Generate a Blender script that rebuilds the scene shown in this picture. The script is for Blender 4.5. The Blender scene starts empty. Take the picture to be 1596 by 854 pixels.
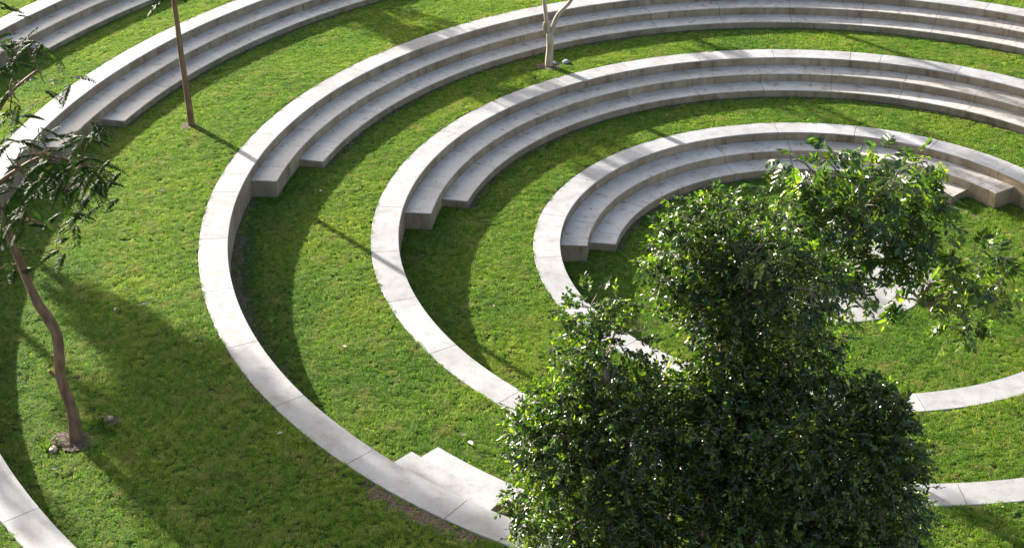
import bpy, bmesh, math, random
import numpy as np
from mathutils import Vector, Matrix
R_ = math.radians
sc = bpy.context.scene
col = sc.collection

# ------------------------------------------------------------------ camera
cam_data = bpy.data.cameras.new("camera")
cam = bpy.data.objects.new("camera", cam_data); col.objects.link(cam)
CAM = Vector((-2.2833, -64.2185, 34.4411))
cr = Vector((0.98346, 0.180713, -0.012234)); cu = Vector((-0.079158, 0.489571, 0.868363)); cb = Vector((0.162914, -0.853032, 0.495778))
cam.matrix_world = Matrix(((cr.x, cu.x, cb.x, CAM.x), (cr.y, cu.y, cb.y, CAM.y), (cr.z, cu.z, cb.z, CAM.z), (0, 0, 0, 1)))
cam_data.sensor_width = 36; cam_data.lens = 55.567
cam_data.clip_start = 0.5; cam_data.clip_end = 3000
sc.camera = cam

# ------------------------------------------------------------------ light
SUN_EL = R_(14.4)
sun_dir = Vector((-0.776, 0.631, math.tan(SUN_EL))).normalized()     # towards the sun
w = bpy.data.worlds.new("World"); sc.world = w; w.use_nodes = True
nt = w.node_tree; nt.nodes.clear()
sky = nt.nodes.new('ShaderNodeTexSky'); sky.sky_type = 'NISHITA'; sky.sun_disc = False
sky.air_density = 1.0; sky.dust_density = 3.5; sky.ozone_density = 0.6; sky.sun_elevation = SUN_EL; sky.sun_rotation = math.atan2(-0.776, 0.631)
bg = nt.nodes.new('ShaderNodeBackground'); bg.inputs[1].default_value = 0.09
wo = nt.nodes.new('ShaderNodeOutputWorld')
nt.links.new(sky.outputs[0], bg.inputs[0]); nt.links.new(bg.outputs[0], wo.inputs[0])
sl = bpy.data.lights.new("sun", 'SUN'); sl.energy = 5.0; sl.angle = R_(0.55); sl.color = (1.0, 0.955, 0.89)
so = bpy.data.objects.new("sun", sl); col.objects.link(so)
so.rotation_euler = sun_dir.to_track_quat('Z', 'Y').to_euler(); so.location = (-60, 50, 40)
sc.view_settings.view_transform = 'Standard'; sc.view_settings.look = 'None'
sc.view_settings.exposure = 1.73; sc.view_settings.gamma = 1.0
sc.view_settings.use_curve_mapping = False
sc.cycles.max_bounces = 6; sc.cycles.transparent_max_bounces = 4
sc.cycles.transmission_bounces = 4

# ------------------------------------------------------------------ helpers
def mesh_obj(name, verts, faces, mat, parent=None, smooth=False):
    me = bpy.data.meshes.new(name)
    me.from_pydata([tuple(v) for v in verts], [], [tuple(f) for f in faces])
    me.materials.append(mat)
    if smooth:
        me.polygons.foreach_set('use_smooth', [True] * len(me.polygons))
    me.update()
    o = bpy.data.objects.new(name, me); col.objects.link(o)
    if parent: o.parent = parent
    return o

def np_mesh(name, V, F, mat, parent=None, smooth=False, attr=None):
    """V (n,3), F (m,k) all with k corners"""
    me = bpy.data.meshes.new(name)
    n, (m, k) = len(V), F.shape
    me.vertices.add(n); me.vertices.foreach_set('co', np.ascontiguousarray(V, dtype=np.float32).ravel())
    me.loops.add(m * k); me.loops.foreach_set('vertex_index', F.ravel().astype(np.int32))
    me.polygons.add(m); me.polygons.foreach_set('loop_start', (np.arange(m) * k).astype(np.int32))
    me.polygons.foreach_set('loop_total', np.full(m, k, dtype=np.int32))
    if smooth: me.polygons.foreach_set('use_smooth', np.ones(m, dtype=bool))
    me.materials.append(mat)
    me.update(calc_edges=True)
    if attr is not None:
        a = me.attributes.new('tone', 'FLOAT', 'POINT'); a.data.foreach_set('value', attr.astype(np.float32))
    o = bpy.data.objects.new(name, me); col.objects.link(o)
    if parent: o.parent = parent
    return o

def tag(o, label=None, cat=None, group=None, kind=None):
    if label: o['label'] = label
    if cat: o['category'] = cat
    if group: o['group'] = group
    if kind: o['kind'] = kind
    return o

def empty(name, loc=(0, 0, 0)):
    o = bpy.data.objects.new(name, None); col.objects.link(o); o.location = loc
    o.empty_display_size = 0.3
    return o

def newmat(name):
    m = bpy.data.materials.new(name); m.use_nodes = True
    n = m.node_tree; n.nodes.clear()
    return m, n

def N(nt, t, **kw):
    nd = nt.nodes.new(t)
    for k, v in kw.items():
        if k.startswith('i_'):
            key = k[2:]
            key = int(key) if key.isdigit() else key
            nd.inputs[key].default_value = v
        else: setattr(nd, k, v)
    return nd

def ramp(nt, stops, interp='LINEAR'):
    r = nt.nodes.new('ShaderNodeValToRGB'); r.color_ramp.interpolation = interp
    el = r.color_ramp.elements
    while len(el) > 1: el.remove(el[-1])
    el[0].position, el[0].color = stops[0][0], (*stops[0][1], 1)
    for p, c in stops[1:]:
        e = el.new(p); e.color = (*c, 1)
    return r

# ------------------------------------------------------------------ materials
def concrete_mat(name, base, dark, seed, stain=0.5, rough=0.7, zs=1.0):
    m, n = newmat(name); L = n.links.new
    geo = N(n, 'ShaderNodeNewGeometry')
    def noise(scale, det, off, rgh=0.55):
        mp = N(n, 'ShaderNodeMapping'); mp.inputs['Location'].default_value = (off, off * 1.7, off * 0.3); mp.inputs['Scale'].default_value = (1, 1, zs)
        t = N(n, 'ShaderNodeTexNoise'); t.inputs['Scale'].default_value = scale; t.inputs['Detail'].default_value = det; t.inputs['Roughness'].default_value = rgh
        L(geo.outputs['Position'], mp.inputs[0]); L(mp.outputs[0], t.inputs['Vector']); return t
    n1 = noise(0.55, 5, seed); n2 = noise(2.3, 6, seed + 9, .62); n3 = noise(14, 4, seed + 3)
    r1 = ramp(n, [(.38, dark), (.62, base)]); L(n1.outputs[0], r1.inputs[0])
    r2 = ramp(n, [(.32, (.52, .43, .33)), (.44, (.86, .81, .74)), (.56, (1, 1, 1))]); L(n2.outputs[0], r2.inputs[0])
    r3 = ramp(n, [(.3, (.86, .85, .84)), (.6, (1.03, 1.03, 1.03))]); L(n3.outputs[0], r3.inputs[0])
    mx = N(n, 'ShaderNodeMix', data_type='RGBA', blend_type='MULTIPLY'); mx.inputs[0].default_value = stain
    L(r1.outputs[0], mx.inputs[6]); L(r2.outputs[0], mx.inputs[7])
    mx2 = N(n, 'ShaderNodeMix', data_type='RGBA', blend_type='MULTIPLY'); mx2.inputs[0].default_value = .7
    L(mx.outputs[2], mx2.inputs[6]); L(r3.outputs[0], mx2.inputs[7])
    # slab to slab casting tone
    at = N(n, 'ShaderNodeAttribute', attribute_name='tone')
    mr = N(n, 'ShaderNodeMapRange'); mr.inputs[3].default_value = .90; mr.inputs[4].default_value = 1.05
    L(at.outputs['Fac'], mr.inputs[0])
    mx3 = N(n, 'ShaderNodeMix', data_type='RGBA', blend_type='MULTIPLY'); mx3.inputs[0].default_value = 1
    L(mx2.outputs[2], mx3.inputs[6]); L(mr.outputs[0], mx3.inputs[7])
    bs = N(n, 'ShaderNodeBsdfPrincipled'); bs.inputs['Roughness'].default_value = rough; bs.inputs['Specular IOR Level'].default_value = .8 if rough < .6 else .4
    L(mx3.outputs[2], bs.inputs['Base Color'])
    rr = N(n, 'ShaderNodeMapRange'); rr.inputs[1].default_value = .35; rr.inputs[2].default_value = .65; rr.inputs[3].default_value = rough - .14; rr.inputs[4].default_value = rough + .08
    L(n2.outputs[0], rr.inputs[0]); L(rr.outputs[0], bs.inputs['Roughness'])
    bp = N(n, 'ShaderNodeBump'); bp.inputs['Strength'].default_value = .25; bp.inputs['Distance'].default_value = .02
    n4 = noise(30, 5, 2); L(n4.outputs[0], bp.inputs['Height']); L(bp.outputs[0], bs.inputs['Normal'])
    o = N(n, 'ShaderNodeOutputMaterial'); L(bs.outputs[0], o.inputs[0])
    return m

M_top = concrete_mat('pale_concrete', (.52, .515, .52), (.43, .42, .42), 1.0, .42)
M_seat = concrete_mat('seat_concrete', (.72, .665, .615), (.60, .54, .485), 5.0, .65, .40)
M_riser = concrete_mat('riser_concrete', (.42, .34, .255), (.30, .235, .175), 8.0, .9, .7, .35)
M_disc = concrete_mat('paving_concrete', (.50, .49, .48), (.42, .41, .39), 12.0, .5)

def patch_nodes(n, vec_socket):
    """shared lawn patch pattern: returns (large noise, mid noise, soil mask)"""
    L = n.links.new
    a = N(n, 'ShaderNodeTexNoise'); a.inputs['Scale'].default_value = .22; a.inputs['Detail'].default_value = 3
    b = N(n, 'ShaderNodeTexNoise'); b.inputs['Scale'].default_value = 1.1; b.inputs['Detail'].default_value = 5; b.inputs['Roughness'].default_value = .65
    L(vec_socket, a.inputs['Vector']); L(vec_socket, b.inputs['Vector'])
    return a, b

def ground_mat():
    m, n = newmat('turf_soil'); L = n.links.new
    g = N(n, 'ShaderNodeNewGeometry'); a, b = patch_nodes(n, g.outputs['Position'])
    c = N(n, 'ShaderNodeTexNoise'); c.inputs['Scale'].default_value = 9; c.inputs['Detail'].default_value = 6
    L(g.outputs['Position'], c.inputs['Vector'])
    r = ramp(n, [(.3, (.040, .048, .016)), (.5, (.045, .075, .016)), (.7, (.062, .095, .020))]); L(c.outputs[0], r.inputs[0])
    r2 = ramp(n, [(.60, (0, 0, 0)), (.72, (1, 1, 1))]); L(b.outputs[0], r2.inputs[0])
    mx = N(n, 'ShaderNodeMix', data_type='RGBA'); L(r2.outputs[0], mx.inputs[0]); L(r.outputs[0], mx.inputs[6]); mx.inputs[7].default_value = (.12, .09, .055, 1)
    bs = N(n, 'ShaderNodeBsdfPrincipled'); bs.inputs['Roughness'].default_value = .95; L(mx.outputs[2], bs.inputs['Base Color'])
    bp = N(n, 'ShaderNodeBump'); bp.inputs['Strength'].default_value = .8; bp.inputs['Distance'].default_value = .08; L(c.outputs[0], bp.inputs['Height']); L(bp.outputs[0], bs.inputs['Normal'])
    o = N(n, 'ShaderNodeOutputMaterial'); L(bs.outputs[0], o.inputs[0]); return m

def soil_mat():
    m, n = newmat('bare_soil'); L = n.links.new
    g = N(n, 'ShaderNodeNewGeometry'); c = N(n, 'ShaderNodeTexNoise'); c.inputs['Scale'].default_value = 12; c.inputs['Detail'].default_value = 7
    L(g.outputs['Position'], c.inputs['Vector'])
    r = ramp(n, [(.3, (.06, .042, .028)), (.55, (.16, .115, .08)), (.75, (.28, .22, .165))]); L(c.outputs[0], r.inputs[0])
    bs = N(n, 'ShaderNodeBsdfPrincipled'); bs.inputs['Roughness'].default_value = 1; L(r.outputs[0], bs.inputs['Base Color'])
    bp = N(n, 'ShaderNodeBump'); bp.inputs['Strength'].default_value = 1; bp.inputs['Distance'].default_value = .1; L(c.outputs[0], bp.inputs['Height']); L(bp.outputs[0], bs.inputs['Normal'])
    o = N(n, 'ShaderNodeOutputMaterial'); L(bs.outputs[0], o.inputs[0]); return m

def grass_mat():
    m, n = newmat('grass_blades'); L = n.links.new
    g = N(n, 'ShaderNodeNewGeometry'); a, b = patch_nodes(n, g.outputs['Position'])
    oi = N(n, 'ShaderNodeObjectInfo')
    r = ramp(n, [(.0, (.075, .165, .014)), (.35, (.130, .270, .020)), (.75, (.205, .365, .035)), (1, (.43, .47, .17))]); L(oi.outputs['Random'], r.inputs[0])
    r2 = ramp(n, [(.33, (.68, .82, .8)), (.5, (1, 1, 1)), (.66, (1.30, 1.12, 1.0))]); L(a.outputs[0], r2.inputs[0])
    mx = N(n, 'ShaderNodeMix', data_type='RGBA', blend_type='MULTIPLY'); mx.inputs[0].default_value = 1
    L(r.outputs[0], mx.inputs[6]); L(r2.outputs[0], mx.inputs[7])
    r3 = ramp(n, [(.53, (0, 0, 0)), (.68, (.8, .8, .8))]); L(b.outputs[0], r3.inputs[0])
    mx2 = N(n, 'ShaderNodeMix', data_type='RGBA'); L(r3.outputs[0], mx2.inputs[0]); L(mx.outputs[2], mx2.inputs[6]); mx2.inputs[7].default_value = (.34, .33, .13, 1)
    at = N(n, 'ShaderNodeAttribute', attribute_name='tone')
    mx3 = N(n, 'ShaderNodeMix', data_type='RGBA'); L(at.outputs['Fac'], mx3.inputs[0]); L(mx2.outputs[2], mx3.inputs[6]); mx3.inputs[7].default_value = (.33, .29, .13, 1)
    d = N(n, 'ShaderNodeBsdfPrincipled'); d.inputs['Roughness'].default_value = .55; d.inputs['Specular IOR Level'].default_value = .25
    t = N(n, 'ShaderNodeBsdfTranslucent'); L(mx3.outputs[2], d.inputs['Base Color'])
    mul = N(n, 'ShaderNodeMix', data_type='RGBA', blend_type='MULTIPLY'); mul.inputs[0].default_value = 1; mul.inputs[7].default_value = (1.4, 1.5, .55, 1)
    L(mx3.outputs[2], mul.inputs[6]); L(mul.outputs[2], t.inputs[0])
    ms = N(n, 'ShaderNodeMixShader'); ms.inputs[0].default_value = .45; L(d.outputs[0], ms.inputs[1]); L(t.outputs[0], ms.inputs[2])
    o = N(n, 'ShaderNodeOutputMaterial'); L(ms.outputs[0], o.inputs[0]); return m

def leaf_mat(name, stops, trans, rough=.35, spec=.5, tcol=(1.6, 1.7, .5, 1)):
    m, n = newmat(name); L = n.links.new
    at = N(n, 'ShaderNodeAttribute', attribute_name='tone')
    r = ramp(n, stops); L(at.outputs['Fac'], r.inputs[0])
    d = N(n, 'ShaderNodeBsdfPrincipled'); d.inputs['Roughness'].default_value = rough; d.inputs['Specular IOR Level'].default_value = spec
    L(r.outputs[0], d.inputs['Base Color'])
    t = N(n, 'ShaderNodeBsdfTranslucent')
    mul = N(n, 'ShaderNodeMix', data_type='RGBA', blend_type='MULTIPLY'); mul.inputs[0].default_value = 1; mul.inputs[7].default_value = tcol
    L(r.outputs[0], mul.inputs[6]); L(mul.outputs[2], t.inputs[0])
    ms = N(n, 'ShaderNodeMixShader'); ms.inputs[0].default_value = trans; L(d.outputs[0], ms.inputs[1]); L(t.outputs[0], ms.inputs[2])
    o = N(n, 'ShaderNodeOutputMaterial'); L(ms.outputs[0], o.inputs[0]); return m

def bark_mat(name, c1, c2, sc_=6):
    m, n = newmat(name); L = n.links.new
    g = N(n, 'ShaderNodeNewGeometry'); mp = N(n, 'ShaderNodeMapping'); mp.inputs['Scale'].default_value = (1, 1, .25)
    L(g.outputs['Position'], mp.inputs[0])
    c = N(n, 'ShaderNodeTexNoise'); c.inputs['Scale'].default_value = sc_; c.inputs['Detail'].default_value = 7; L(mp.outputs[0], c.inputs['Vector'])
    r = ramp(n, [(.35, c1), (.62, c2)]); L(c.outputs[0], r.inputs[0])
    bs = N(n, 'ShaderNodeBsdfPrincipled'); bs.inputs['Roughness'].default_value = .75; L(r.outputs[0], bs.inputs['Base Color'])
    bp = N(n, 'ShaderNodeBump'); bp.inputs['Strength'].default_value = .6; bp.inputs['Distance'].default_value = .03; L(c.outputs[0], bp.inputs['Height']); L(bp.outputs[0], bs.inputs['Normal'])
    o = N(n, 'ShaderNodeOutputMaterial'); L(bs.outputs[0], o.inputs[0]); return m

M_ground = ground_mat(); M_soil = soil_mat(); M_grass = grass_mat()
M_leafA = leaf_mat('dark_glossy_leaf', [(0, (.015, .036, .010)), (.4, (.036, .082, .013)), (.72, (.080, .155, .018)), (1, (.23, .29, .03))], .48, .33, 1.0)
M_leafB = leaf_mat('bright_glossy_leaf', [(0, (.025, .058, .010)), (.4, (.050, .108, .013)), (.75, (.095, .175, .018)), (1, (.22, .28, .025))], .48, .33, 1.0)
M_leafC = leaf_mat('feathery_leaf', [(0, (.016, .040, .012)), (.6, (.030, .075, .016)), (1, (.09, .16, .025))], .35, .6, .15)
M_bark = bark_mat('smooth_brown_bark', (.15, .078, .045), (.28, .165, .10))
M_bark2 = bark_mat('grey_bark', (.17, .125, .10), (.33, .26, .215))
M_barkp = bark_mat('pale_bark', (.36, .27, .20), (.50, .41, .33))

# ------------------------------------------------------------------ terraces
H = 0.45
WC, WS = 1.2286, 1.2279
RINGS = {   # radius of coping's outer edge, level, joint phase, joint step, step ends (upper, lower)
    'Z': (45.95, 4.300, 3.0, 5.7, 176.0, 167.9),
    'A': (38.334, 3.318, 228.4, 6.8, 182.3, 175.3),
    'B': (27.817, 2.390, 188.0, 9.37, 183.4, 175.8),
    'C': (20.541, 1.2285, 87.3, 12.25, 184.25, 176.7),
    'D': (13.3115, 0.0, 47.4, 18.4, 185.5, 179.3),
}
RE, ZE = 4.753, -1.2355
LAWN = [(0, ZE - .14), (RE - .05, ZE - .14), (RE + .02, ZE - .09)]
for k in 'DCBAZ':
    r, z = RINGS[k][:2]
    LAWN += [(r - WC, z - 3 * H), (r - WC + .3, z - 3 * H), (r - .25, z - .05), (r, z - .05)]
LAWN += [(90, 4.25), (140, 4.2)]
LX = np.array([a for a, b in LAWN]); LZ = np.array([b for a, b in LAWN])
def lawn_z(x, y): return np.interp(np.hypot(x, y), LX, LZ)

def lathe_ground():
    prof = []
    for i in range(len(LAWN) - 1):
        (r0, z0), (r1, z1) = LAWN[i], LAWN[i + 1]
        k = max(1, int((r1 - r0) / 1.2))
        for j in range(k): prof.append((r0 + (r1 - r0) * j / k, z0 + (z1 - z0) * j / k))
    prof.append(LAWN[-1]); prof += [(300, 4.0), (1500, 3.0)]
    prof = prof[1:]
    n = 240; V = [(0, 0, LAWN[0][1])]; F = []
    for r, z in prof:
        for i in range(n):
            a = 2 * math.pi * i / n; V.append((r * math.cos(a), r * math.sin(a), z))
    for i in range(n): F.append((0, 1 + i, 1 + (i + 1) % n))
    o = []
    for j in range(len(prof) - 1):
        b0 = 1 + j * n; b1 = b0 + n
        for i in range(n): F.append((b0 + i, b1 + i, b1 + (i + 1) % n, b0 + (i + 1) % n))
    return mesh_obj('lawn', V, F, M_ground, smooth=True)
tag(lathe_ground(), kind='structure')

def annular_blocks(name, r0, r1, z0, z1, spans, mat, parent, bev=.02, seed=0):
    """curved concrete blocks with chamfered arrises; spans = list of (a0,a1) in degrees"""
    rnd = random.Random(seed)
    V, F, T = [], [], []
    prof = [(r0, z0), (r0, z1 - bev), (r0 + bev, z1), (r1 - bev, z1), (r1, z1 - bev), (r1, z0)]
    for a0, a1 in spans:
        k = max(2, int(abs(a1 - a0) * math.pi / 180 * r1 / .4)); base = len(V); m = len(prof); t = rnd.random()
        for i in range(k + 1):
            a = R_(a0 + (a1 - a0) * i / k); c, s = math.cos(a), math.sin(a)
            for r, z in prof: V.append((r * c, r * s, z)); T.append(t)
        for i in range(k):
            for j in range(m):
                F.append((base + i * m + j, base + i * m + (j + 1) % m, base + (i + 1) * m + (j + 1) % m, base + (i + 1) * m + j))
        F.append(tuple(base + j for j in reversed(range(m)))); F.append(tuple(base + k * m + j for j in range(m)))
    o = mesh_obj(name, V, F, mat, parent)
    a = o.data.attributes.new('tone', 'FLOAT', 'POINT'); a.data.foreach_set('value', T)
    return o

def joints(phase, step, a0, a1, gap):
    """split a0..a1 at phase+k*step leaving a gap (degrees)"""
    k0 = math.ceil((a0 - phase) / step + 1e-6); cuts = []
    a = phase + k0 * step
    while a < a1 - 1e-6:
        if a - a0 > step * .12 and a1 - a > step * .12: cuts.append(a)
        a += step
    e = [a0] + cuts + [a1]; out = []
    for i in range(len(e) - 1):
        out.append((e[i] + (gap / 2 if i else 0), e[i + 1] - (gap / 2 if i < len(e) - 2 else 0)))
    return out

ring_labels = {
    'Z': 'outermost curved concrete terrace, cut by the frame in the top left corner',
    'A': 'curved concrete terrace down the left side, crossed by the thin straight tree',
    'B': 'long curved terrace ring with a small stair block in front beside the dark tree',
    'C': 'middle curved concrete terrace ring, between the stair block ring and the innermost seating ring',
    'D': 'innermost and tightest curved concrete seating ring, around the round paved disc',
}
for k in 'ZABCD':
    r, z, ph, st, e1, e2 = RINGS[k]
    root = tag(empty('terrace_ring', (0, 0, 0)), ring_labels[k], 'terrace', 'concentric concrete terrace rings')
    gd = math.degrees(.028 / r)
    sp = [(a, b) for a, b in joints(ph - 360, st, ph - 360 + st * 0, ph - 360 + st * 0 + 360, gd)]
    sp = [(sp[0][0] + gd / 2, sp[0][1])] + sp[1:-1] + [(sp[-1][0], sp[-1][1] - gd / 2)]
    annular_blocks('coping', r - WC, r, z - .05, z, sp, M_top, root, .018, 1)
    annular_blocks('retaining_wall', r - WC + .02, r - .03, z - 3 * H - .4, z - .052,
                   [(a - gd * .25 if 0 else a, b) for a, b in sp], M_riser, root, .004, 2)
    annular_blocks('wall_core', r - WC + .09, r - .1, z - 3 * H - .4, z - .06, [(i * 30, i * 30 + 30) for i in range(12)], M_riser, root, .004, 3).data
    mir = 114.6 * 2
    for lv, ee, mm in ((1, e1, max(mir - e1 - (1.2 if k == 'D' else 0), 30)), (2, e2, mir - e2 + (1.5 if k == 'D' else 0))):
        ro = r - WC - WS * (lv - 1) + .03; ri = r - WC - WS * lv
        if lv == 2: ro = r - WC - WS * (lv - 1) + .0
        zt = z - H * lv
        ro2 = r - WC - WS * (lv - 1) + .018
        name = 'seat_step'
        gj = math.degrees(.026 / ri)
        def cutspans(A0, A1): return joints(ph - 360 * 2, st, A0, A1, gj)
        sets = [cutspans(mm, ee)]
        if k == 'B': sets.append(cutspans(236.1, 245.5))
        for q, s_ in enumerate(sets):
            s = annular_blocks(name, ri, ro2, zt - .045, zt, s_, M_top if q else M_seat, root, .018, lv * 7 + q)
            s2 = [(a + (.015 / ri * 57.3 if i == 0 else 0), b - (.015 / ri * 57.3 if i == len(s_) - 1 else 0)) for i, (a, b) in enumerate(s_)]
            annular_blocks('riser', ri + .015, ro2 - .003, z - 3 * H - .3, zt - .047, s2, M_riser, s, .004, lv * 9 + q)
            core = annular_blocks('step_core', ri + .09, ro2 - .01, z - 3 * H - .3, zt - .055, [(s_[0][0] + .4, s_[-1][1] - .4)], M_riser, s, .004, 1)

# soil strip hugging the foot of the steps, where the turf is thin
def strip(name, r_in, r_out, a0, a1, zoff, parent=None, seed=0):
    rnd = random.Random(seed); V, F = [], []
    k = int((a1 - a0) * math.pi / 180 * r_out / .25)
    for i in range(k + 1):
        a = R_(a0 + (a1 - a0) * i / k); wob = .10 * math.sin(i * .9 + seed) + rnd.uniform(-.1, .1)
        for r in (r_in + wob, r_out):
            V.append((r * math.cos(a), r * math.sin(a), float(np.interp(r, LX, LZ)) + zoff))
        if i < k: F.append((2 * i, 2 * i + 1, 2 * i + 3, 2 * i + 2))
    o = mesh_obj(name, V, F, M_soil); tag(o, kind='structure'); return o
for k in 'ABCD':
    r, z, ph, st, e1, e2 = RINGS[k]
    strip('soil', r - WC - 2 * WS - .28, r - WC - 2 * WS + .1, 40, e2, .012, seed=ord(k))
    strip('soil', r - .02, r + .16, 100, 300, .012, seed=ord(k) + 7)
strip('soil', 27.817 - WC - .45, 27.817 - WC + .1, 184, 236, .016, seed=3)
strip('soil', 27.80, 28.5, 238, 247, .014, seed=4)

# central paved disc
V, F = [], []; n = 96
for (r, z) in ((RE, ZE - .25), (RE, ZE - .02), (RE - .02, ZE), (0.6, ZE)):
    for i in range(n):
        a = 2 * math.pi * i / n; V.append((r * math.cos(a), r * math.sin(a), z))
for j in range(3):
    for i in range(n): F.append((j * n + i, j * n + (i + 1) % n, (j + 1) * n + (i + 1) % n, (j + 1) * n + i))
F.append(tuple(3 * n + i for i in range(n)))
tag(mesh_obj('paved_disc', V, F, M_disc), 'round pale paved disc at the centre of the rings, half hidden by leaves', 'paving')

# ------------------------------------------------------------------ grass
def camproj(P):
    d = P - np.array(CAM); x = d @ np.array(cr); y = d @ np.array(cu); zz = -(d @ np.array(cb))
    f = 55.567 / 36
    return x / zz * f, y / zz * f       # in units of frame width
def on_concrete(x, y, grow=.10):
    r = np.hypot(x, y); a = np.degrees(np.arctan2(y, x)) % 360
    bad = r < RE - grow
    for k in 'ZABCD':
        R, z, ph, st, e1, e2 = RINGS[k]
        bad |= (r > R - WC - .02) & (r < R - grow)
        m1 = max(229.2 - e1 - (1.2 if k == 'D' else 0), 30); m2 = 229.2 - e2 + (1.5 if k == 'D' else 0)
        bad |= (r > R - WC - WS - .02) & (r < R) & (a > m1 - .3) & (a < e1 + .3)
        bad |= (r > R - WC - 2 * WS - .04) & (r < R - WC) & (a > m2 - .3) & (a < e2 + .3)
        if k == 'B': bad |= (r > R - WC - 2 * WS - .02) & (r < R) & (a > 236) & (a < 245.6)
    return bad
rng = np.random.RandomState(5)
def value_noise(x, y, s, seed):
    r = np.random.RandomState(seed); G = r.rand(128, 128)
    u = x / s; v = y / s; i = np.floor(u).astype(int); j = np.floor(v).astype(int); fu = u - i; fv = v - j
    fu = fu * fu * (3 - 2 * fu); fv = fv * fv * (3 - 2 * fv)
    g = lambda a, b: G[a % 128, b % 128]
    return (g(i, j) * (1 - fu) + g(i + 1, j) * fu) * (1 - fv) + (g(i, j + 1) * (1 - fu) + g(i + 1, j + 1) * fu) * fv

def tuft(seed, blades, h, spread):
    r = np.random.RandomState(seed); V, F, T = [], [], []
    for b in range(blades):
        a = r.uniform(0, 2 * math.pi); rad = spread * math.sqrt(r.rand()); bx, by = rad * math.cos(a), rad * math.sin(a)
        yaw = r.uniform(0, 2 * math.pi); lean = r.uniform(.15, 1.1); hh = h * r.uniform(.55, 1.15); wd = r.uniform(.006, .011)
        dx, dy = math.cos(yaw), math.sin(yaw); px, py = -dy * wd, dx * wd; dry = 1.0 if r.rand() < .11 else 0.0
        k = len(V)
        m = (bx + dx * hh * lean * .35, by + dy * hh * lean * .35, hh * .6)
        e = (bx + dx * hh * lean, by + dy * hh * lean, hh * (1 - .35 * lean))
        V += [(bx - px, by - py, -.02), (bx + px, by + py, -.02), (m[0] + px * .9, m[1] + py * .9, m[2]), (m[0] - px * .9, m[1] - py * .9, m[2]), e]
        F += [(k, k + 1, k + 2, k + 3), (k + 3, k + 2, k + 4)]; T += [dry] * 5
    me = bpy.data.meshes.new('grass_tuft'); me.from_pydata(V, [], F); me.materials.append(M_grass)
    a = me.attributes.new('tone', 'FLOAT', 'POINT'); a.data.foreach_set('value', T)
    return bpy.data.objects.new('grass_tuft', me)
tufts = [tuft(i, 20, .105, .115) for i in range(4)]

NPTS = 760000
x = rng.uniform(-56, 22, NPTS); y = rng.uniform(-32, 42, NPTS)
zg = lawn_z(x, y)
u, v = camproj(np.stack([x, y, zg], 1))
keep = (abs(u) < .54) & (abs(v) < .30) & ~on_concrete(x, y, rng.uniform(-.10, .03, NPTS))
x, y, zg = x[keep], y[keep], zg[keep]
# thinning near concrete feet and in worn patches
wear = value_noise(x, y, .9, 1) * .6 + value_noise(x, y, .35, 2) * .4
r = np.hypot(x, y); a = np.degrees(np.arctan2(y, x)) % 360
near = np.zeros(len(x))
for k in 'ABCD':
    R = RINGS[k][0]; e2 = RINGS[k][5]
    near = np.maximum(near, np.where(a < e2, np.clip(1 - (R - WC - 2 * WS - r) / .45, 0, 1) * (r < R - WC - 2 * WS), 0))
    near = np.maximum(near, np.clip(1 - (R - WC - r) / .4, 0, 1) * (r < R - WC) * .8)
# worn earth inside the left of ring B and outside its foot
near = np.maximum(near, np.exp(-((r - 26.1) / .55) ** 2) * np.clip((a - 186) / 6, 0, 1) * np.clip((224 - a) / 6, 0, 1) * .95)
near = np.maximum(near, np.exp(-((r - 28.1) / .35) ** 2) * ((a > 237) & (a < 248)) * .85)
bumpy = value_noise(x, y, .30, 3); streak = value_noise(x * .776 - y * .631, (x * .631 + y * .776) * 1.0, .55, 4)
keep = rng.rand(len(x)) > (near * .93 + np.clip(wear - .68, 0, 1) * 3.0)
x, y, zg, bumpy, streak, near = (q[keep] for q in (x, y, zg, bumpy, streak, near))
scl = (.75 + .45 * bumpy * (.4 + .9 * streak)) * (1 - .4 * near)
print('tufts', len(x))
me = bpy.data.meshes.new('grass')
me.vertices.add(len(x)); me.vertices.foreach_set('co', np.stack([x, y, zg], 1).astype(np.float32).ravel())
at = me.attributes.new('rot', 'FLOAT', 'POINT'); at.data.foreach_set('value', rng.uniform(0, 6.283, len(x)).astype(np.float32))
at = me.attributes.new('scl', 'FLOAT', 'POINT'); at.data.foreach_set('value', scl.astype(np.float32))
at = me.attributes.new('pick', 'INT', 'POINT'); at.data.foreach_set('value', rng.randint(0, 4, len(x)).astype(np.int32))
me.materials.append(M_grass)
go = bpy.data.objects.new('grass', me); col.objects.link(go)
tag(go, 'short green turf growing on the lawns between the rings', 'grass', kind='stuff')
ng = bpy.data.node_groups.new('grass_scatter', 'GeometryNodeTree')
ng.interface.new_socket('Geometry', in_out='INPUT', socket_type='NodeSocketGeometry')
ng.interface.new_socket('Geometry', in_out='OUTPUT', socket_type='NodeSocketGeometry')
gi = ng.nodes.new('NodeGroupInput'); gout = ng.nodes.new('NodeGroupOutput')
g2i = ng.nodes.new('GeometryNodeGeometryToInstance')
for t in reversed(tufts):
    oi = ng.nodes.new('GeometryNodeObjectInfo'); oi.inputs['Object'].default_value = t; oi.inputs['As Instance'].default_value = False
    ng.links.new(oi.outputs['Geometry'], g2i.inputs[0])
iop = ng.nodes.new('GeometryNodeInstanceOnPoints'); iop.inputs['Pick Instance'].default_value = True
def named(nm, ty):
    q = ng.nodes.new('GeometryNodeInputNamedAttribute'); q.data_type = ty; q.inputs['Name'].default_value = nm; return q.outputs[0]
cmb = ng.nodes.new('ShaderNodeCombineXYZ'); ng.links.new(named('rot', 'FLOAT'), cmb.inputs[2])
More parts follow.
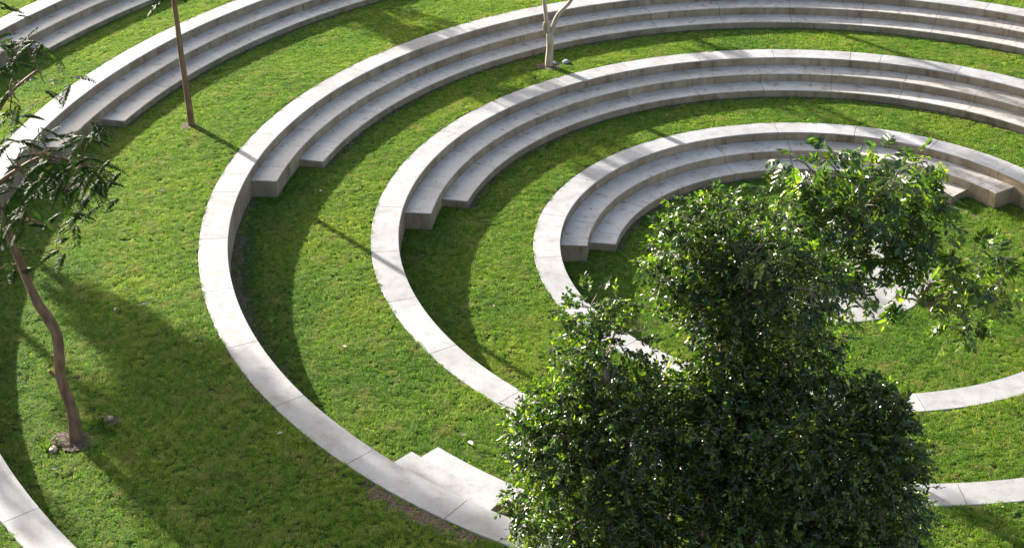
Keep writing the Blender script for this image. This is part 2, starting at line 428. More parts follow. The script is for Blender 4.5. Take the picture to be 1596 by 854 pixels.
ng.links.new(gi.outputs[0], iop.inputs['Points']); ng.links.new(g2i.outputs[0], iop.inputs['Instance'])
ng.links.new(cmb.outputs[0], iop.inputs['Rotation']); ng.links.new(named('scl', 'FLOAT'), iop.inputs['Scale']); ng.links.new(named('pick', 'INT'), iop.inputs['Instance Index'])
ng.links.new(iop.outputs[0], gout.inputs[0])
md = go.modifiers.new('scatter', 'NODES'); md.node_group = ng

# ------------------------------------------------------------------ trees
def tube(name, paths, mat, parent, sides=9):
    """paths: list of [(x,y,z,r),...]; one smooth mesh"""
    V, F = [], []
    for path in paths:
        P = [Vector(q[:3]) for q in path]; Rr = [q[3] for q in path]
        if len(P) > 2:   # resample with Catmull-Rom
            PP, RR = [], []
            for i in range(len(P) - 1):
                p0 = P[max(i - 1, 0)]; p1 = P[i]; p2 = P[i + 1]; p3 = P[min(i + 2, len(P) - 1)]
                for s in range(4):
                    t = s / 4
                    PP.append(.5 * ((2 * p1) + (p2 - p0) * t + (2 * p0 - 5 * p1 + 4 * p2 - p3) * t * t + (3 * p1 - p0 - 3 * p2 + p3) * t ** 3))
                    RR.append(Rr[i] * (1 - t) + Rr[i + 1] * t)
            PP.append(P[-1]); RR.append(Rr[-1]); P, Rr = PP, RR
        base = len(V); up = Vector((1, .3, 0))
        for i, p in enumerate(P):
            d = (P[min(i + 1, len(P) - 1)] - P[max(i - 1, 0)]).normalized()
            s1 = d.cross(up)
            if s1.length < .1: s1 = d.cross(Vector((0, 1, .2)))
            s1.normalize(); s2 = d.cross(s1)
            for j in range(sides):
                a = 2 * math.pi * j / sides; rr = Rr[i] * (1 + .06 * math.sin(3 * a + i * .7))
                V.append(p + (s1 * math.cos(a) + s2 * math.sin(a)) * rr)
        for i in range(len(P) - 1):
            for j in range(sides):
                F.append((base + i * sides + j, base + i * sides + (j + 1) % sides, base + (i + 1) * sides + (j + 1) % sides, base + (i + 1) * sides + j))
        F.append(tuple(base + (len(P) - 1) * sides + j for j in range(sides)))
    return mesh_obj(name, V, F, mat, parent, smooth=True)

def unit(v): return v / (np.linalg.norm(v, axis=-1, keepdims=True) + 1e-9)

def leaves_mesh(name, P, D, Nn, Ln, Wd, tone, mat, parent, fold=.25, curl=.12):
    """leaf blades: base P, axis D, normal Nn, length, width -> two folded quads each"""
    D = unit(D); Nn = unit(Nn - (Nn * D).sum(1, keepdims=True) * D); S = np.cross(D, Nn)
    L = Ln[:, None]; W = Wd[:, None] * .5
    b = P; t = P + D * L - Nn * L * curl
    l1 = P + D * L * .28 + S * W * .92 + Nn * W * fold; l2 = P + D * L * .68 + S * W * .86 + Nn * (W * fold - L * curl * .4)
    r1 = P + D * L * .28 - S * W * .92 + Nn * W * fold; r2 = P + D * L * .68 - S * W * .86 + Nn * (W * fold - L * curl * .4)
    V = np.stack([b, l1, l2, t, r2, r1], 1).reshape(-1, 3); k = np.arange(len(P))[:, None] * 6
    F = np.concatenate([k + np.array([[0, 1, 2, 3]]), k + np.array([[0, 3, 4, 5]])], 0)
    return np_mesh(name, V, F, mat, parent, attr=np.repeat(tone, 6))

def sprigs(rg, clumps, per_m2, leaf, pairs, droop, shell=.55, aspect=.5, spacing=.55, pinn=False):
    """sprigs of paired leaves over clump ellipsoids; returns arrays for leaves_mesh and twig paths"""
    PP, DD, NN, LL, WW, TT = [], [], [], [], [], []; tw = []
    for (cx, cy, cz, r) in clumps:
        ns = max(6, int(per_m2 * 4 * math.pi * r * r))
        dirs = unit(rg.normal(size=(ns, 3))); lump = 1 + .22 * np.sin(dirs[:, 0] * 4 + cx * 3) * np.cos(dirs[:, 2] * 5 + cz) + .15 * rg.normal(size=ns) * .6
        rad = r * (shell + (1 - shell) * rg.rand(ns) ** .5) * lump
        O = np.array([cx, cy, cz]) + dirs * rad[:, None] * np.array([1, 1, .9])
        ax = unit(dirs + rg.normal(size=(ns, 3)) * .45 + np.array([0, 0, droop]))
        ln = leaf * spacing * pairs * rg.uniform(.7, 1.2, ns)
        nrm = unit(np.array([0, 0, 1.]) + rg.normal(size=(ns, 3)) * .5 + dirs * .3)
        side = unit(np.cross(ax, nrm)); nrm = np.cross(side, ax)
        tone0 = rg.beta(2, 3.2, ns)
        for q in range(pairs + 1):
            s = (q + .5) / (pairs + .5); pos = O + ax * (ln * s)[:, None] + np.array([0, 0, -1.]) * (ln * s * s * (.35 if pinn else .15))[:, None]
            for sg in ((1, -1) if q < pairs else (0,)):
                d = unit(ax * (.55 if sg else 1) + side * sg * (.9) + rg.normal(size=(ns, 3)) * (.10 if pinn else .3) + np.array([0, 0, -.25 if pinn else -.15]))
                PP.append(pos); DD.append(d); NN.append(nrm + rg.normal(size=(ns, 3)) * (.3 if pinn else .75))
                prof = 1.0 if not pinn else .7 + .5 * math.sin(math.pi * min(1, s * .95 + .05))
                l = leaf * rg.uniform(.7, 1.25, ns) * prof; LL.append(l); WW.append(l * aspect * rg.uniform(.8, 1.15, ns))
                TT.append(np.clip(tone0 + .25 * (s - .5) + rg.normal(size=ns) * .27, 0, 1))
        tw.append((O, O + ax * ln[:, None] + np.array([0, 0, -1.]) * (ln * (.35 if pinn else .15))[:, None]))
    return tuple(np.concatenate(q) for q in (PP, DD, NN, LL, WW, TT)), (np.concatenate([a for a, b in tw]), np.concatenate([b for a, b in tw]))

def twig_mesh(name, A, B, r, mat, parent):
    d = unit(B - A); s1 = unit(np.cross(d, np.array([.3, .2, 1.]))); s2 = np.cross(d, s1); V = []
    for k in range(3):
        a = 2 * math.pi * k / 3; off = (s1 * math.cos(a) + s2 * math.sin(a)) * r
        V += [A + off, B + off * .35]
    V = np.stack(V, 1).reshape(-1, 3); k = np.arange(len(A))[:, None] * 6
    F = np.concatenate([k + np.array([[0, 2, 3, 1]]), k + np.array([[2, 4, 5, 3]]), k + np.array([[4, 0, 1, 5]])], 0)
    return np_mesh(name, V, F, mat, parent)

def merge(a, b):
    bm = bmesh.new(); bm.from_mesh(a.data); bm.from_mesh(b.data); bm.to_mesh(a.data); bm.free()
    me = b.data; bpy.data.objects.remove(b); bpy.data.meshes.remove(me)

def limb(p0, p1, r0, r1, rg, sag=.0, n=4):
    p0, p1 = np.array(p0, float), np.array(p1, float); out = []
    ln = np.linalg.norm(p1 - p0)
    for i in range(n + 1):
        t = i / n; q = p0 + (p1 - p0) * t + rg.normal(size=3) * ln * .035 * (0 < i < n) + np.array([0, 0, math.sin(math.pi * t) * ln * .10])
        out.append((*q, r0 + (r1 - r0) * t))
    return out

def shift(paths, o): return [[(a - o[0], b - o[1], c - o[2], d) for a, b, c, d in p] for p in paths]

# ---- dense dark tree in front
rg = np.random.RandomState(11)
T1 = [[-7.74, -30.35, 9.89, 1.46], [-8.3, -30.2, 7.45, 0.98], [-7.1, -31.07, 7.96, 1.65], [-6.03, -30.15, 9.11, 1.9], [-4.55, -28.62, 6.84, 2.38], [-2.7, -28.26, 8.57, 2.16], [-1.47, -30.54, 11.1, 1.2], [-0.39, -30.07, 10.14, 1.79], [0.7, -30.36, 9.78, 1.19], [-0.32, -29.29, 7.24, 2.16], [-2.18, -30.98, 7.9, 2.07], [-5.39, -30.21, 10.68, 1.35], [-3.77, -29.27, 10.42, 1.38], [0.51, -29.39, 10.99, 0.68], [-6.6, -29.94, 10.56, 1.02], [-4.22, -29.55, 5.33, 2.39], [-1.74, -30.92, 6.38, 2.3], [-7.04, -30.19, 5.47, 1.64], [0.47, -29.73, 6.14, 1.45], [-4.01, -29.06, 14.97, 1.31], [-2.68, -29.24, 14.44, 1.47], [-1.75, -27.7, 12.75, 0.95], [-3.0, -28.8, 12.8, 1.15], [-4.35, -29.55, 16.2, 0.61], [-4.8, -28.84, 13.83, 0.75], [-0.8, -27.58, 11.8, 0.55], [-6.84, -29.72, 13.57, 0.66], [-6.31, -29.79, 12.4, 0.92], [-7.18, -29.62, 12.11, 0.59], [-5.61, -29.2, 10.8, 0.75], [-6.18, -28.23, 12.85, 0.31],
      [-8.24, -29.41, 10.01, 0.87], [-8.35, -29.26, 8.8, 0.65], [-2.59, -29.96, 15.94, 0.87], [-1.43, -30.3, 14.98, 0.87], [-3.57, -29.64, 16.58, 0.55], [-4.6, -29.91, 15.38, 0.88], [-2.5, -29.2, 11.3, 1.1], [-8.0, -30.29, 5.35, 1.2], [1.58, -27.82, 6.55, 0.93], [1.42, -27.97, 8.85, 0.72], [-3.6, -29.66, 14.04, 1.1], [.55, -29.4, 10.7, .9], [1.1, -29.2, 9.8, .8], [-8.3, -29.9, 9.7, .8], [-7.6, -30, 10.7, .7], [.9, -29.6, 7.8, 1.1], [.75, -29.6, 11.35, .5], [.1, -29.5, 11.7, .45],
      [-3.4, -29.9, 11.7, .85], [-3.3, -30.3, 10.6, .9], [-3.2, -29.8, 12.5, .8], [-1.4, -28.8, 12.2, .8], [-4.3, -29.6, 11.3, .6], [-2.0, -29.8, 11.9, .8], [-3.9, -30.4, 9.6, .9], [-2.6, -30.6, 9.8, .9]]
for c_ in T1:
    if c_[0] < -6.9 and c_[2] < 10.9: c_[0] += .38
def build_tree(name, base, clumps, trunk, barkm, leafm, label, group, leaf, pairs, per_m2, droop, aspect, rg, hub, shell=.55, pinn=False, twr=.012, limbs=None, extra=None, cat='tree'):
    root = tag(empty(name, base), label, cat, group)
    o = np.array(base, float)
    tr = tube('trunk', shift(trunk, o), barkm, root, 12)
    cr_ = np.array(clumps)
    (P, D, Nn, L, W, T), (A, B) = sprigs(rg, clumps, per_m2, leaf, pairs, droop, shell, aspect, pinn=pinn)
    crown = leaves_mesh('crown', P - o, D, Nn, L, W, T, leafm, root)
    paths = []
    for c in clumps:
        h = min(hub, key=lambda q: (q[0] - c[0]) ** 2 + (q[1] - c[1]) ** 2 + (q[2] - c[2]) ** 2 + 3 * max(0, q[2] - c[2]) ** 2)
        r0 = min(h[3] * .6, .05 + .07 * c[3])
        paths.append(limb(h[:3], c[:3], r0, r0 * .35, rg))
        for _ in range(4 if c[3] > .6 else 2):
            e = np.array(c[:3]) + unit(rg.normal(size=3)) * c[3] * .7
            paths.append(limb(c[:3], e, r0 * .35, .012, rg, n=3))
    if extra: paths += extra
    br = tube('branches', shift(paths, o), barkm, root, 6)
    merge(br, twig_mesh('twigs', A - o, B - o, twr, barkm, root)); merge(tr, br)
    print(name, 'leaves', len(P))
    return root
b1 = (-3.3, -30.6, float(lawn_z(-3.3, -30.6)))
trunk1 = [[(-3.3, -30.6, b1[2] - .1, .42), (-3.25, -30.5, 4.0, .33), (-3.5, -30.2, 6.0, .27), (-3.4, -29.9, 8.5, .2), (-3.5, -29.5, 11, .15), (-3.3, -29.2, 14, .09)],
          [(-3.25, -30.5, 4.0, .25), (-4.6, -30.4, 6.3, .17), (-6.0, -30.2, 9.0, .12), (-6.4, -29.9, 12, .06)],
          [(-3.4, -30.3, 5.0, .22), (-1.8, -30.1, 7.3, .15), (-.8, -29.8, 10, .08)]]
hubs1 = [(-3.5, -30.2, 6.0, .27), (-3.4, -29.9, 8.5, .2), (-3.5, -29.5, 11, .15), (-4.6, -30.4, 6.3, .17), (-6, -30.2, 9, .12), (-1.8, -30.1, 7.3, .15), (-.8, -29.8, 10, .1), (-3.3, -29.2, 13.2, .11), (-6.4, -29.9, 11.5, .08)]
build_tree('leafy_tree', b1, T1, trunk1, M_bark2, M_leafA, 'big dense dark green glossy-leaved tree filling the lower right foreground', None, .14, 5, 13, -.05, .54, rg, hubs1, .55)

# ---- looser tree with large bright leaves behind it
TR = [[-1.59, -15.75, 10.58, 0.92], [-0.07, -14.71, 10.18, 1.08], [1.63, -14.57, 10.37, 1.12], [2.25, -15.98, 11.88, 0.56], [-1.81, -17.68, 9.99, 1.07], [-0.37, -15.58, 8.76, 1.45], [1.29, -15.57, 9.26, 1.34], [2.7, -15.92, 9.5, .9], [4.32, -16.08, 8.32, 1.01], [1.88, -15.95, 8.1, .55], [3.53, -15.44, 7.39, .95], [0.38, -16.69, 7.6, 0.6], [.2, -15.9, 7.9, .5], [-.3, -16, 6.6, .45], [1.3, -15.9, 8.3, .6], [1.0, -15.9, 6.9, .3], [1.9, -15.8, 6.6, .3], [5.32, -15.67, 7.31, 0.64], [4.27, -15.33, 5.73, 0.6], [0.13, -15.7, 5.55, 0.5], [-1.98, -17.09, 12.14, 0.38], [0.8, -16.58, 6.53, 0.45], [-1.46, -16.43, 7.75, 0.89],
      [-0.85, -16.6, 11.99, 0.6], [0.7, -14.91, 11.06, 0.89], [-1.11, -16.79, 10.18, 1.08], [0.52, -16.79, 10.55, 1.0], [2.32, -14.58, 9.82, .9], [-2.36, -17.22, 10.3, 0.75], [5.11, -14.23, 7.37, 0.6], [4.6, -15.2, 5.3, .35], [4.0, -15.4, 5.2, .35], [5.6, -15.3, 6.2, .4], [-1.0, -16.2, 11.2, .7], [2.3, -15.8, 8.5, .65], [1.6, -15.9, 9.4, .7], [3.9, -15.4, 6.6, .5], [-.3, -15.8, 7.9, .6], [-2.2, -16.9, 9.2, .8]]
bR = (-1.58, -15.64, float(lawn_z(-1.58, -15.64)))
trunkR = [[(-1.58, -15.64, bR[2] - .1, .26), (-1.53, -15.63, 2.5, .2), (-1.13, -15.55, 4.7, .16), (-.44, -15.42, 7, .12), (.27, -15.29, 8.8, .08)]]
hubsR = [(-1.13, -15.55, 4.9, .16), (-.44, -15.42, 7, .12), (.27, -15.29, 8.8, .1), (2.72, -15.49, 6.3, .08), (1.6, -15.6, 8.0, .08)]
exR = [[(1.6, -15.6, 8.0, .07), (2.2, -15.5, 7.2, .06), (2.72, -15.49, 6.42, .05), (3.58, -15.33, 6.13, .04), (5.11, -15.03, 6.08, .02)],
       [(-.44, -15.42, 7, .09), (.6, -15.5, 7.7, .07), (1.6, -15.6, 8.0, .05)]]
build_tree('leafy_tree', bR, TR, trunkR, M_bark2, M_leafB, 'loose bright tree with big drooping leaves in front of the paved disc, right of centre', None, .29, 4, 2.7, -.4, .44, rg, hubsR, .45, pinn=True, twr=.015, extra=exR)

# ---- left feathery tree
def fronds(rg, pts, n_each, length, spread, leaf, pairs=11):
    PP, DD, NN, LL, WW, TT = [], [], [], [], [], []; A, B = [], []; pairs = 14
    for c in pts:
        for _ in range(n_each):
            o = np.array(c) + rg.normal(size=3) * spread
            az = rg.uniform(0, 2 * math.pi); ax = np.array([math.cos(az), math.sin(az), rg.uniform(-.5, .35)]); ax /= np.linalg.norm(ax)
            ln = length * rg.uniform(.7, 1.2); side = np.cross(ax, [0, 0, 1.]); side /= np.linalg.norm(side); up = np.cross(side, ax)
            tone = rg.beta(2, 4); prev = o
            for q in range(pairs):
                s = (q + 1) / pairs; pos = o + ax * ln * s + np.array([0, 0, -1]) * ln * .45 * s * s
                A.append(prev); B.append(pos); prev = pos
                for sg in (1, -1):
                    d = side * sg * .9 + ax * .5 + np.array([0, 0, -.35]) + rg.normal(size=3) * .08
                    PP.append(pos); DD.append(d); NN.append(up + rg.normal(size=3) * .15)
                    l = leaf * (.55 + .6 * math.sin(math.pi * (s * .85 + .1))); LL.append(l); WW.append(l * .33); TT.append(np.clip(tone + rg.normal() * .08, 0, 1))
    f = lambda q: np.array(q, float)
    return (f(PP), f(DD), f(NN), f(LL), f(WW), f(TT)), (f(A), f(B))

def feathery_tree(name, base, trunk_paths, branch_paths, pts, barkm, label, group, n_each=5, length=1.15, leaf=.36, spread=.28, seed=0, knots=None):
    rg = np.random.RandomState(seed); o = np.array(base, float)
    root = tag(empty(name, base), label, 'tree', group)
    tr = tube('trunk', shift([[(a_, b_, c_, d_ * .78) for a_, b_, c_, d_ in p_] for p_ in trunk_paths], o), barkm, root, 14)
    hub = [q for p in trunk_paths + branch_paths for q in p]
    tops = [q for q in hub if q[2] > base[2] + (max(h[2] for h in hub) - base[2]) * .45]
    paths = list(branch_paths)
    for c in pts:
        h = min(tops, key=lambda q: (q[0] - c[0]) ** 2 + (q[1] - c[1]) ** 2 + (q[2] - c[2]) ** 2)
        paths.append(limb(h[:3], c, min(.05, h[3] * .7), .015, rg))
    br = tube('branches', shift(paths, o), barkm, root, 6)
    (P, D, Nn, L, W, T), (A, B) = fronds(rg, pts, n_each, length, spread, leaf)
    leaves_mesh('crown', P - o, D, Nn, L, W, T, M_leafC, root, .15, .08)
    merge(br, twig_mesh('twigs', A - o, B - o, .012, barkm, root)); merge(tr, br)
    return root

T2t = [[-25.82, -22.54, 1.95, 0.40], [-25.86, -22.54, 2.25, 0.32], [-25.85, -22.54, 3.34, 0.255], [-26.0, -22.57, 4.62, 0.229], [-25.96, -22.57, 5.46, 0.235], [-25.89, -22.55, 6.48, 0.235], [-26.09, -22.59, 7.12, 0.235], [-26.33, -22.64, 7.75, 0.20], [-26.61, -22.69, 9.1, 0.177], [-26.92, -22.75, 10.84, 0.153], [-27.06, -22.77, 12.05, 0.13], [-26.9, -22.7, 14, .09], [-26.6, -22.6, 16.5, .05]]
stub2 = [(-26.0, -22.57, 4.66, .12), (-26.25, -22.62, 4.86, .085), (-26.36, -22.64, 5.02, .05)]
T2p = [[-23.22, -22.52, 12.68], [-23.27, -22.54, 14.45], [-24.14, -22.19, 13.9], [-24.31, -22.92, 13.45], [-25.54, -22.51, 12.38], [-25.08, -22.62, 16.59], [-25.03, -22.05, 15.41], [-26.0, -22.17, 15.61], [-26.17, -22.29, 14.36], [-26.15, -22.29, 13.25], [-23.96, -22.39, 13.12], [-25.18, -22.14, 10.96], [-24.69, -22.58, 10.76], [-23.7, -22.42, 11.91], [-24.51, -23.0, 17.09], [-25.73, -22.94, 16.78], [-25.94, -23.0, 11.33], [-25.12, -22.16, 13.26],
       [-24.72, -22.57, 11.9], [-25.55, -22.68, 11.89], [-24.41, -21.84, 11.8], [-24.88, -21.64, 12.13], [-24.93, -22.66, 13.06], [-23.66, -22.23, 12.73], [-26.13, -22.97, 11.54], [-25.54, -21.99, 13.82], [-25.86, -22.32, 14.82], [-25.28, -23.14, 13.48], [-23.85, -21.99, 12.15], [-25.0, -23.14, 9.97], [-25.99, -21.77, 16.73], [-26.55, -22.54, 12.2], [-27.23, -22.89, 10.0], [-27.16, -23.3, 9.27], [-26.53, -22.47, 13.08],
       [-27.6, -23.2, 15], [-28.2, -22.4, 14], [-28, -21.8, 16.5], [-27.2, -23.6, 17.6], [-29, -23, 15.6], [-26.6, -21.6, 17.9], [-28.9, -22, 12.6], [-27.5, -24, 13]]
br2 = [[(-26.95, -22.75, 10.95, .06), (-26.1, -22.5, 10.75, .04), (-25.2, -22.4, 10.5, .03)], [(-27.05, -22.77, 12.0, .09), (-26.2, -22.6, 12.6, .06), (-25.2, -22.5, 13.1, .045), (-24, -22.4, 12.9, .03)],
       [(-26.9, -22.7, 14, .07), (-26, -22.5, 15.2, .05), (-25, -22.4, 16.0, .03)]]
feathery_tree('slender_tree', (-25.86, -22.54, 2.09), [T2t, stub2], br2, T2p, M_bark, 'leaning brown-trunked tree with dark feathery leaves in the lower left lawn', 'slender trees on the lawns', 5, .75, .17, .27, 2)

# ---- thin straight tree (upper left)
T1t = [[-31.18, 3.26, 2.0, .30], [-31.2, 3.26, 2.3, 0.228], [-31.24, 3.26, 3.79, 0.194], [-31.29, 3.25, 5.81, 0.176], [-31.3, 3.24, 7.29, 0.159], [-31.31, 3.24, 8.58, 0.142], [-31.13, 3.28, 10.62, 0.125], [-31.0, 3.3, 12.5, .08]]
rgx = np.random.RandomState(4)
pts = [[-31.1 + rgx.normal() * 1.5, 3.3 + rgx.normal() * 1.5, rgx.uniform(10.6, 14.2)] for _ in range(26)] + [[-31.7, 3.2, 9.3], [-31.0, 3.1, 9.5], [-30.7, 3.2, 9.8], [-31.9, 3.3, 9.9]]
feathery_tree('slender_tree', (-31.2, 3.26, 2.21), [T1t], [], pts, M_bark, 'tall straight thin-trunked tree on the lawn near the upper left, its top beyond the frame', 'slender trees on the lawns', 5, .9, .34, .3, 5)

# ---- pale forked tree (top centre)
T3t = [[-15.36, 16.03, 1.0, .36], [-15.36, 16.03, 1.3, 0.285], [-15.32, 16.04, 2.25, 0.25], [-15.34, 16.03, 3.18, 0.23]]
T3l = [[-15.36, 16.03, 3.0, 0.17], [-15.5, 16.0, 3.9, .15], [-15.59, 15.99, 4.65, 0.141], [-15.83, 15.94, 6.81, 0.122], [-16.4, 15.5, 8.6, .08]]
T3r = [[-15.3, 16.04, 2.95, 0.17], [-15.02, 16.1, 3.84, 0.159], [-14.74, 16.15, 4.34, 0.141], [-14.13, 16.27, 5.06, 0.123], [-13.37, 16.41, 6.77, 0.105], [-12.6, 16.6, 8.2, .07]]
T3s = [[-15.36, 16.03, 3.0, 0.12], [-15.6, 15.98, 3.35, 0.106], [-15.62, 15.99, 3.72, 0.075]]
pts = [[-14.6 + rgx.normal() * 1.8, 16.1 + rgx.normal() * 1.8, rgx.uniform(7.6, 10.8)] for _ in range(34)]
feathery_tree('slender_tree', (-15.36, 16.03, 1.16), [T3t, T3l, T3r, T3s], [], pts, M_barkp, 'pale forked tree trunk on the lawn at the top centre, its crown beyond the frame', 'slender trees on the lawns', 5, 1.0, .34, .35, 6)

# ---- trees beyond the frame whose shade falls on the lawns
def shade_tree(u, c, zb, zt, wide, n, label, seed, dense=1.0, env_pts=None):
    x = u * .776 + c * .631; y = -u * .631 + c * .776; rg = np.random.RandomState(seed)
    z0 = float(lawn_z(x, y)); clumps = []
    for i in range(n):
        t = rg.rand(); z = zb + (zt - zb) * t; env = wide * math.sin(math.pi * min(1, .12 + t * .8)) ** .6
        a = rg.uniform(0, 6.283); cr0 = wide * rg.uniform(.25, .42)
        if env_pts:
            env = float(np.interp(z, [q[0] for q in env_pts], [q[1] for q in env_pts])); cr0 = min(env * .6, rg.uniform(.8, 1.2)); env = env - cr0 * .8
        rr = env * math.sqrt(rg.rand()) * (1 if env_pts else .8)
        clumps.append([x + rr * math.cos(a), y + rr * math.sin(a), z, cr0])
    trunk = [[(x, y, z0 - .1, .3), (x + .1, y, (z0 + zb) / 2, .22), (x, y + .1, zb, .18), (x, y, (zb + zt) / 2, .12), (x, y, zt - .3, .05)]]
    hub = [(x, y + .1, zb, .18), (x, y, (zb + zt) / 2, .12), (x, y, zt - .6, .08)]
    build_tree('shade_tree', (x, y, z0), clumps, trunk, M_bark2, M_leafA, label, 'trees beyond the edge of the rings', .30, 4, 2.4 * dense, -.1, .6, rg, hub, .3)
#            u     c     zb    zt   wide n
shade_tree(-45, -29.2, 10.2, 19.5, 3.5, 90, 'broad dense tree beyond the left edge of the terraces', 21, 1.0, [(10.2, .7), (11.7, 1.3), (12.5, 2.2), (13.7, 3.5), (19, 3.6), (19.5, 2)])
shade_tree(-45.5, -32.2, 12.2, 19, 2.2, 34, 'narrow dense tree beyond the lower left edge of the terraces', 26, 1.0, [(12.2, .9), (13.4, 1.9), (18.5, 2.0), (19, 1)])
shade_tree(-40, -37.2, 11, 14, 1.6, 6, 'spindly tree beyond the lower left edge of the terraces', 25, .4)
shade_tree(-56, -1.5, 8.5, 13, 3.0, 12, 'small tree beyond the upper left edge of the terraces', 22, .8)
shade_tree(-44, 11.5, 7.5, 13, 2.4, 10, 'thin tree beyond the top edge of the terraces', 23, .6)
shade_tree(-40, 18.2, 9.5, 14, 2.2, 8, 'slim tree beyond the top right edge of the terraces', 24, .6)

# ------------------------------------------------------------------ small things
def rock(name, loc, s, mat, label, cat, group=None, seed=0, flat=.5):
    bm = bmesh.new(); bmesh.ops.create_icosphere(bm, subdivisions=2, radius=1)
    rnd = random.Random(seed)
    for v in bm.verts:
        k = 1 + rnd.uniform(-.16, .16); v.co = Vector((v.co.x * s * k, v.co.y * s * k * .75, v.co.z * s * flat * k))
    me = bpy.data.meshes.new(name); bm.to_mesh(me); bm.free(); me.materials.append(mat)
    o = bpy.data.objects.new(name, me); col.objects.link(o); o.location = (loc[0], loc[1], loc[2] + s * flat * .5); o.rotation_euler = (0, 0, rnd.uniform(0, 3))
    tag(o, label, cat, group); return o
rock('stone', (-15.19, 16.35, 1.17), .20, M_top, 'small pale stone right beside the forked trunk', 'stone', 'pale stones by the forked tree', 1)
rock('stone', (-14.55, 16.62, 1.18), .24, M_top, 'larger pale stone a little further right of the forked trunk', 'stone', 'pale stones by the forked tree', 2)
rock('stone', (-26.41, -23.24, 2.08), .22, M_riser, 'flat grey stone in the grass below the leaning trunk', 'stone', None, 3, .35)
rock('stone', (-25.14, -21.28, 2.16), .16, M_riser, 'grey stone in the bare earth right of the leaning trunk', 'stone', None, 4, .6)

def disc_patch(loc, rad, seed, sq=.7):
    rnd = random.Random(seed); V = [(0, 0, .03)]; n = 22
    for i in range(n):
        a = 2 * math.pi * i / n; r = rad * rnd.uniform(.75, 1.15); V.append((r * math.cos(a), r * math.sin(a) * sq, 0.008))
    F = [(0, 1 + i, 1 + (i + 1) % n) for i in range(n)]
    o = mesh_obj('soil', V, F, M_soil); o.location = loc; tag(o, kind='structure'); return o
for i, (p, r) in enumerate([((-25.9, -22.6, 2.14), .85), ((-25.2, -21.3, 2.18), .55), ((-31.2, 3.2, 2.24), .6), ((-15.3, 16.0, 1.20), .8), ((-12.2, -19.7, 1.14), .5), ((3.4, -4.6, -1.34), .7)]):
    disc_patch(p, r, i)

# weeds beside the leaning trunk
def weed(loc, n, ln, label, seed):
    rg = np.random.RandomState(seed); P = np.repeat(np.zeros((1, 3)), n, 0) + rg.normal(size=(n, 3)) * [.18, .18, 0]
    D = unit(rg.normal(size=(n, 3)) * [.7, .7, .1] + [0, 0, .8]); Nn = unit(np.cross(D, rg.normal(size=(n, 3))))
    root = tag(empty('weed', loc), label, 'weed', 'weeds around the leaning trunk')
    leaves_mesh('leaves', P, D, Nn, ln * rg.uniform(.6, 1.2, n), .05 * rg.uniform(.7, 1.4, n), rg.uniform(.2, .85, n), M_leafB, root)
weed((-25.45, -21.6, 2.15), 60, .30, 'yellow-green weed between the leaning trunk and the bare earth', 1)
weed((-26.1, -22.0, 2.12), 40, .24, 'low green weed just behind the leaning trunk', 2)
weed((-26.6, -23.0, 2.08), 40, .22, 'low green weed left of the flat grey stone', 3)
weed((-24.9, -21.9, 2.15), 50, .26, 'bushy green weed right of the leaning trunk', 4)

# fallen leaves
M_dry = leaf_mat('dry_leaf', [(0, (.45, .33, .22)), (.5, (.6, .5, .4)), (1, (.7, .62, .55))], .1, .6, .3, (1, 1, 1, 1))
FL = [((-18.57, -13.85), 'pale fallen leaf in the middle of the lawn inside the stair block ring'), ((-13.88, -7.94), 'fallen leaf at the shade edge inside the middle ring'),
      ((-12.35, -19.4), 'large pale fallen leaf behind the stair block'), ((-12.9, -18.9), 'narrow fallen leaf on the lawn above the stair block'), ((-23.53, -0.68), 'fallen leaf on the shaded lawn near the step ends'),
      ((-26.97, -13.74), 'fallen leaf on the left lawn above the big shadow'), ((-27.91, -14.12), 'fallen leaf on the left lawn beside the shadow stripe'),
      ((-18.85, -21.49), 'fallen leaf in the deep shade outside the stair block ring'), ((-29.98, -4.05), 'fallen leaf on the bright upper left lawn'),
      ((-8.5, 12.88), 'fallen leaf on the lawn behind the innermost ring'), ((-25.78, -24.32), 'fallen leaf on the lawn near the bottom left corner')]
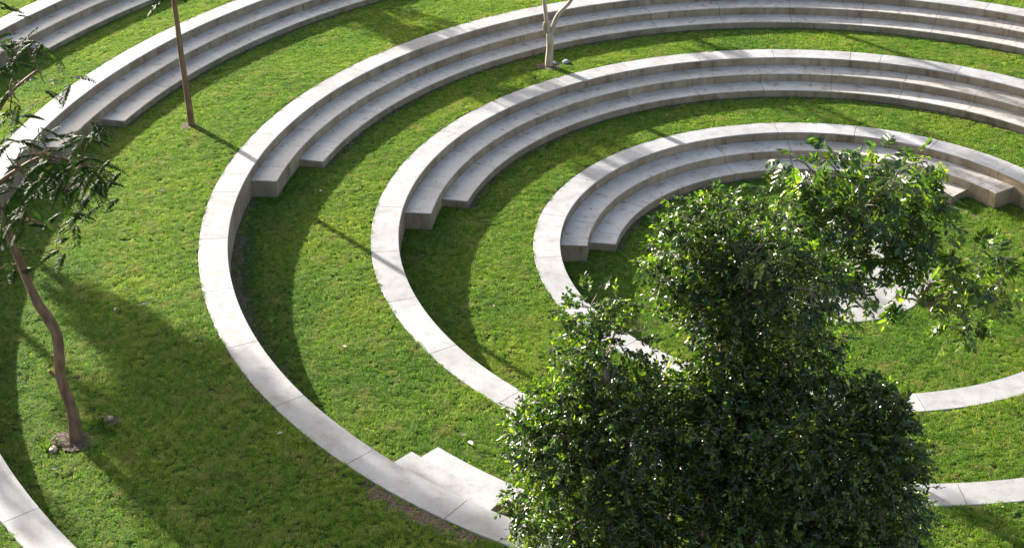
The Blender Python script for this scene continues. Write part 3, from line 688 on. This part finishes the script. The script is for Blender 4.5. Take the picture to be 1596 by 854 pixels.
for i, ((x_, y_), lb) in enumerate(FL):
    rg = np.random.RandomState(40 + i); a = rg.uniform(0, 6.28); ln = .34 if 'large' in lb else .24
    o = leaves_mesh('fallen_leaf', np.array([[0, 0, .0]]), np.array([[math.cos(a), math.sin(a), .1]]), np.array([[.1, -.1, 1.]]), np.array([ln]), np.array([ln * .5]), np.array([rg.rand()]), M_dry, None, .35, .2)
    o.location = (x_, y_, float(lawn_z(x_, y_)) + .13); tag(o, lb, 'leaf', 'fallen leaves on the lawns')
# bent pale offcut by the trunk
o = tube('dry_stick', [[(0, 0, .05, .03), (-.25, .12, .16, .03), (-.5, .05, .14, .025), (-.62, -.15, .05, .02)]], M_barkp, None, 6); o.location = (-26.05, -22.75, 2.15)
tag(o, 'pale bent dry stick lying at the foot of the leaning trunk', 'stick')

# leaf litter, blown against the foot of the steps and over the lawns
rg = np.random.RandomState(77); P = []
for k in 'ABCD':
    R, z, ph, st, e1, e2 = RINGS[k]; n = int(R * 9)
    th = np.radians(rg.uniform(60, e2, n)); rr = R - WC - 2 * WS - np.abs(rg.normal(size=n)) * .22 - .06
    P.append(np.stack([rr * np.cos(th), rr * np.sin(th), lawn_z(rr, 0) + rg.uniform(.05, .10, n)], 1))
    n = int(R * 1.2); th = np.radians(rg.uniform(60, e2, n)); rr = R - WC - WS * rg.randint(0, 2, n) - rg.uniform(.05, .9, n); lv = np.where(rr > R - WC - WS, 1, 2)
    P.append(np.stack([rr * np.cos(th), rr * np.sin(th), z - H * lv + .012], 1))
n = 260; th = rg.uniform(0, 6.28, n); a_ = rg.uniform(-40, 8, n); b_ = rg.uniform(-26, 22, n); ok = ~on_concrete(a_, b_, -.1)
P.append(np.stack([a_, b_, lawn_z(a_, b_) + .10], 1)[ok])
P = np.concatenate(P); n = len(P); an = rg.uniform(0, 6.28, n)
tag(leaves_mesh('leaf_litter', P, np.stack([np.cos(an), np.sin(an), rg.uniform(-.1, .25, n)], 1), rg.normal(size=(n, 3)) * .3 + [0, 0, 1], rg.uniform(.06, .15, n), rg.uniform(.03, .08, n), rg.rand(n), leaf_mat('litter', [(0, (.07, .045, .025)), (.6, (.20, .13, .07)), (.9, (.4, .32, .2)), (1, (.5, .44, .33))], .1, .6, .3, (1, 1, 1, 1)), None, .4, .2),
    'small dry brown leaf litter blown along the foot of the steps', 'leaf litter', kind='stuff')
